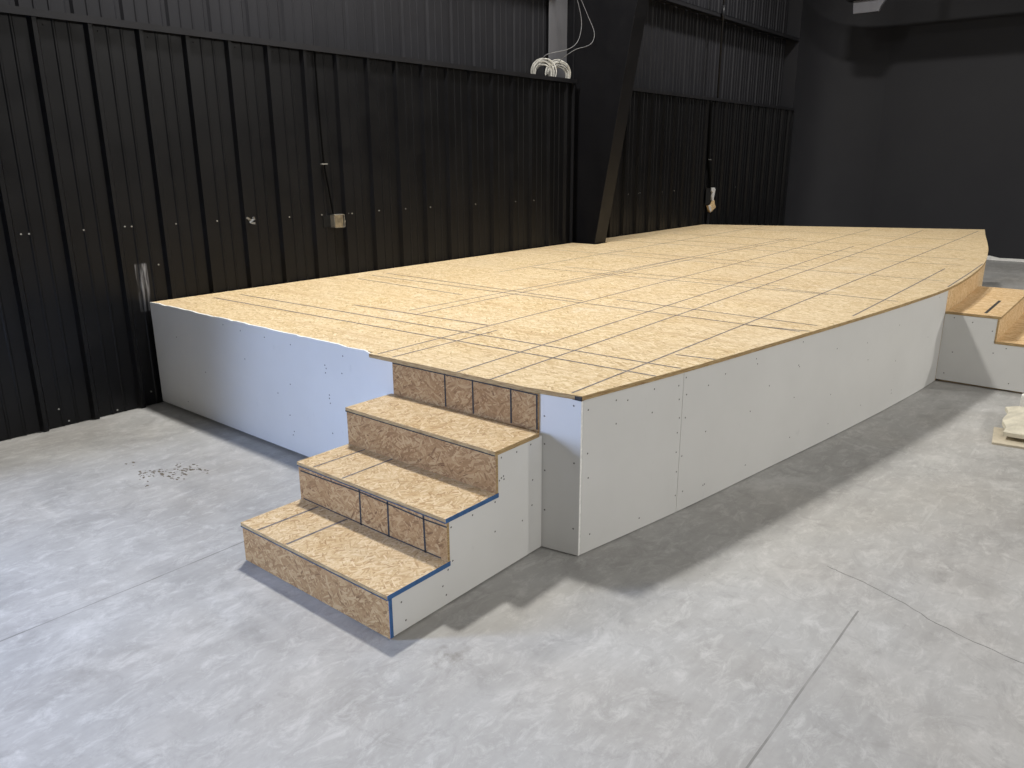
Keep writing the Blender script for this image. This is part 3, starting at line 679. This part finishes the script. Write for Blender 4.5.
# ------------------------------------------------------------------ scraps on the floor at the frame's edge
def sack(name, cx, cy, w, d, h, mat, ang, seed, z0=0.0):
    """a folded paper sack: puffed, creased top with sharp folded rim"""
    r = random.Random(seed); mb = MB(); N = 12
    ca, sa = math.cos(ang), math.sin(ang); g = []
    for layer in (0, 1):
        rows = []
        for i in range(N + 1):
            row = []
            for j in range(N + 1):
                u, v = i / N * 2 - 1, j / N * 2 - 1
                e_ = max(abs(u), abs(v)); puff = (1 - e_ ** 2.2) ** 0.8
                crease = 0.35 * abs(math.sin(3.1 * u + 2.2 * v + seed)) + 0.2 * abs(math.sin(5.3 * v - 1.7 * u))
                z = z0 + 0.006 + (h * (0.25 + 0.75 * puff) * (1 - 0.35 * crease) + r.uniform(0, 0.006) if layer else 0.0)
                jx = 0.012 * math.sin(4 * v + seed); jy = 0.012 * math.sin(5 * u + seed)
                x, y = u * w / 2 + jx, v * d / 2 + jy
                row.append(mb.bm.verts.new((cx + x * ca - y * sa, cy + x * sa + y * ca, z)))
            rows.append(row)
        g.append(rows)
    for L in (0, 1):
        for i in range(N):
            for j in range(N):
                q = (g[L][i][j], g[L][i + 1][j], g[L][i + 1][j + 1], g[L][i][j + 1])
                mb.bm.faces.new(q if L else q[::-1]).material_index = mb.mi(mat)
    rim = [(i, 0) for i in range(N)] + [(N, j) for j in range(N)] + [(i, N) for i in range(N, 0, -1)] + [(0, j) for j in range(N, 0, -1)]
    for (a, b), (c, d_) in zip(rim, rim[1:] + rim[:1]):
        mb.bm.faces.new((g[0][a][b], g[0][c][d_], g[1][c][d_], g[1][a][b])).material_index = mb.mi(mat)
    return mb.build(name, origin=(cx, cy, z0))
m = MB()
R = Matrix.Rotation(0.12, 3, 'Z')
m.box((5.10, -0.20, 0.0), (5.42, 0.56, 0.012), KRAFT, R)
tag(m.build('board_offcut', origin=(5.26, 0.18, 0)), 'flat pale board offcut lying on concrete under the cream sack', 'board offcut')
m = MB()
m.box((5.24, -0.15, 0.0125), (5.50, 0.48, 0.034), WHITEB, Matrix.Rotation(0.02, 3, 'Z'), sides={('x', -1): WHITEB})
tag(m.build('board_offcut', origin=(5.37, 0.16, 0.0125)), 'thick white board offcut sandwiched between pale board and cream sack', 'board offcut')
tag(sack('paper_sack', 5.46, 0.225, 0.56, 0.62, 0.10, CREAM, 0.1, 2, 0.030), 'crumpled cream paper sack on board scraps near the stage front', 'paper sack')
m = MB(); m.box((5.775, -0.10, 0.0), (5.83, 0.50, 0.135), WHITEB, Matrix.Rotation(0.02, 3, 'Z'))
tag(m.build('drywall_scrap', origin=(5.8, 0.2, 0.0)), 'bright white drywall scrap standing on edge behind the cream sack', 'drywall scrap')

# ------------------------------------------------------------------ dried mud on the concrete left of the stairs
MP = [(1.733, 3.985, 3), (1.698, 3.947, 3), (1.728, 3.927, 3), (1.801, 3.937, 5), (1.78, 3.879, 2), (1.791, 3.831, 3), (1.897, 3.935, 2), (1.853, 3.801, 3), (1.904, 3.845, 4), (1.799, 3.763, 2), (1.952, 3.859, 2), (1.952, 3.742, 2), (1.941, 3.799, 2), (1.677, 3.87, 1), (1.659, 3.781, 1), (1.741, 4.159, 1), (1.811, 3.841, 3), (1.86, 3.87, 2), (1.76, 3.95, 2)]
m = MB(); rm = random.Random(12)
for x, y, w_ in MP:
    for k in range(w_ * 2 + 1):
        px, py = x + rm.gauss(0, 0.012), y + rm.gauss(0, 0.022); r_ = rm.uniform(0.003, 0.008) * (1.3 if k == 0 else 1)
        nn_ = 7; ring = [m.bm.verts.new((px + r_ * rm.uniform(0.6, 1.2) * math.cos(2 * PI * t / nn_), py + r_ * 1.5 * rm.uniform(0.6, 1.2) * math.sin(2 * PI * t / nn_), 0.0002)) for t in range(nn_)]
        c_ = m.bm.verts.new((px, py, r_ * 0.35))
        for t in range(nn_): m.bm.faces.new((ring[t], ring[(t + 1) % nn_], c_)).material_index = m.mi(MUD)
tag(m.build('mud_crumbs', origin=(1.8, 3.87, 0)), 'scattered dried brown mud crumbs on concrete left of the stairs', 'dirt', None, 'stuff')

# ------------------------------------------------------------------ light
def area(name, loc, size, energy, col, target=None, size_y=None, shape='DISK', rot=None, spread=PI):
    L = bpy.data.lights.new(name, 'AREA'); L.shape = shape; L.size = size
    if size_y: L.size_y = size_y
    L.energy = energy; L.color = col; L.spread = spread
    o = bpy.data.objects.new(name, L); COL.objects.link(o); o.location = loc
    if rot: o.rotation_euler = rot
    return o
NEUT = (1.0, 0.975, 0.93)
LAMPS = [((3.3, 4.0, 5.5), 290), ((6.9, 3.9, 5.5), 90), ((10.2, 3.4, 5.5), 140), ((-3.6, 4.0, 5.5), 20),  # second lamp is added to brighten the far deck
         ((3.3, -1.9, 5.5), 50), ((10.2, -1.9, 5.5), 80), ((-3.6, -1.9, 5.5), 90),
         ((3.3, -9.0, 5.5), 520), ((10.2, -9.0, 5.5), 780), ((-3.6, -9.0, 5.5), 400)]
for i, (loc, en) in enumerate(LAMPS): area('high_bay', loc, 0.42, en, NEUT)
# daylight coming in by the open doorway in the long wall
area('doorway_daylight', ((DX0 + DX1) / 2, LY + 0.1, DH / 2), DX1 - DX0, 640, (0.50, 0.64, 1.0), size_y=DH, shape='RECTANGLE', rot=(-PI / 2 + 0.42, 0, 0))
w = bpy.data.worlds.new('World'); S.world = w; w.use_nodes = True
w.node_tree.nodes['Background'].inputs[0].default_value = (0.6, 0.75, 1, 1); w.node_tree.nodes['Background'].inputs[1].default_value = 0.4

# ------------------------------------------------------------------ camera
Rm = ((0.6346692, -0.21634274, 0.7418833), (-0.77277332, -0.17264391, 0.61074992), (-0.00404968, -0.96093179, -0.27675567))
cam = bpy.data.cameras.new('camera'); cam.sensor_width = 36; cam.lens = 775 / 1024 * 36; cam.clip_start = 0.05
co = bpy.data.objects.new('camera', cam); COL.objects.link(co)
M = Matrix([[Rm[i][0], -Rm[i][1], -Rm[i][2]] for i in range(3)]).to_4x4(); M.translation = (0, 0, 1.6)
co.matrix_world = M
S.camera = co
for o in bpy.data.objects:
    if '_o' in o: del o['_o']
V = S.view_settings
V.view_transform = 'Standard'; V.look = 'None'; V.gamma = 1; V.use_curve_mapping = False; V.exposure = 0.0
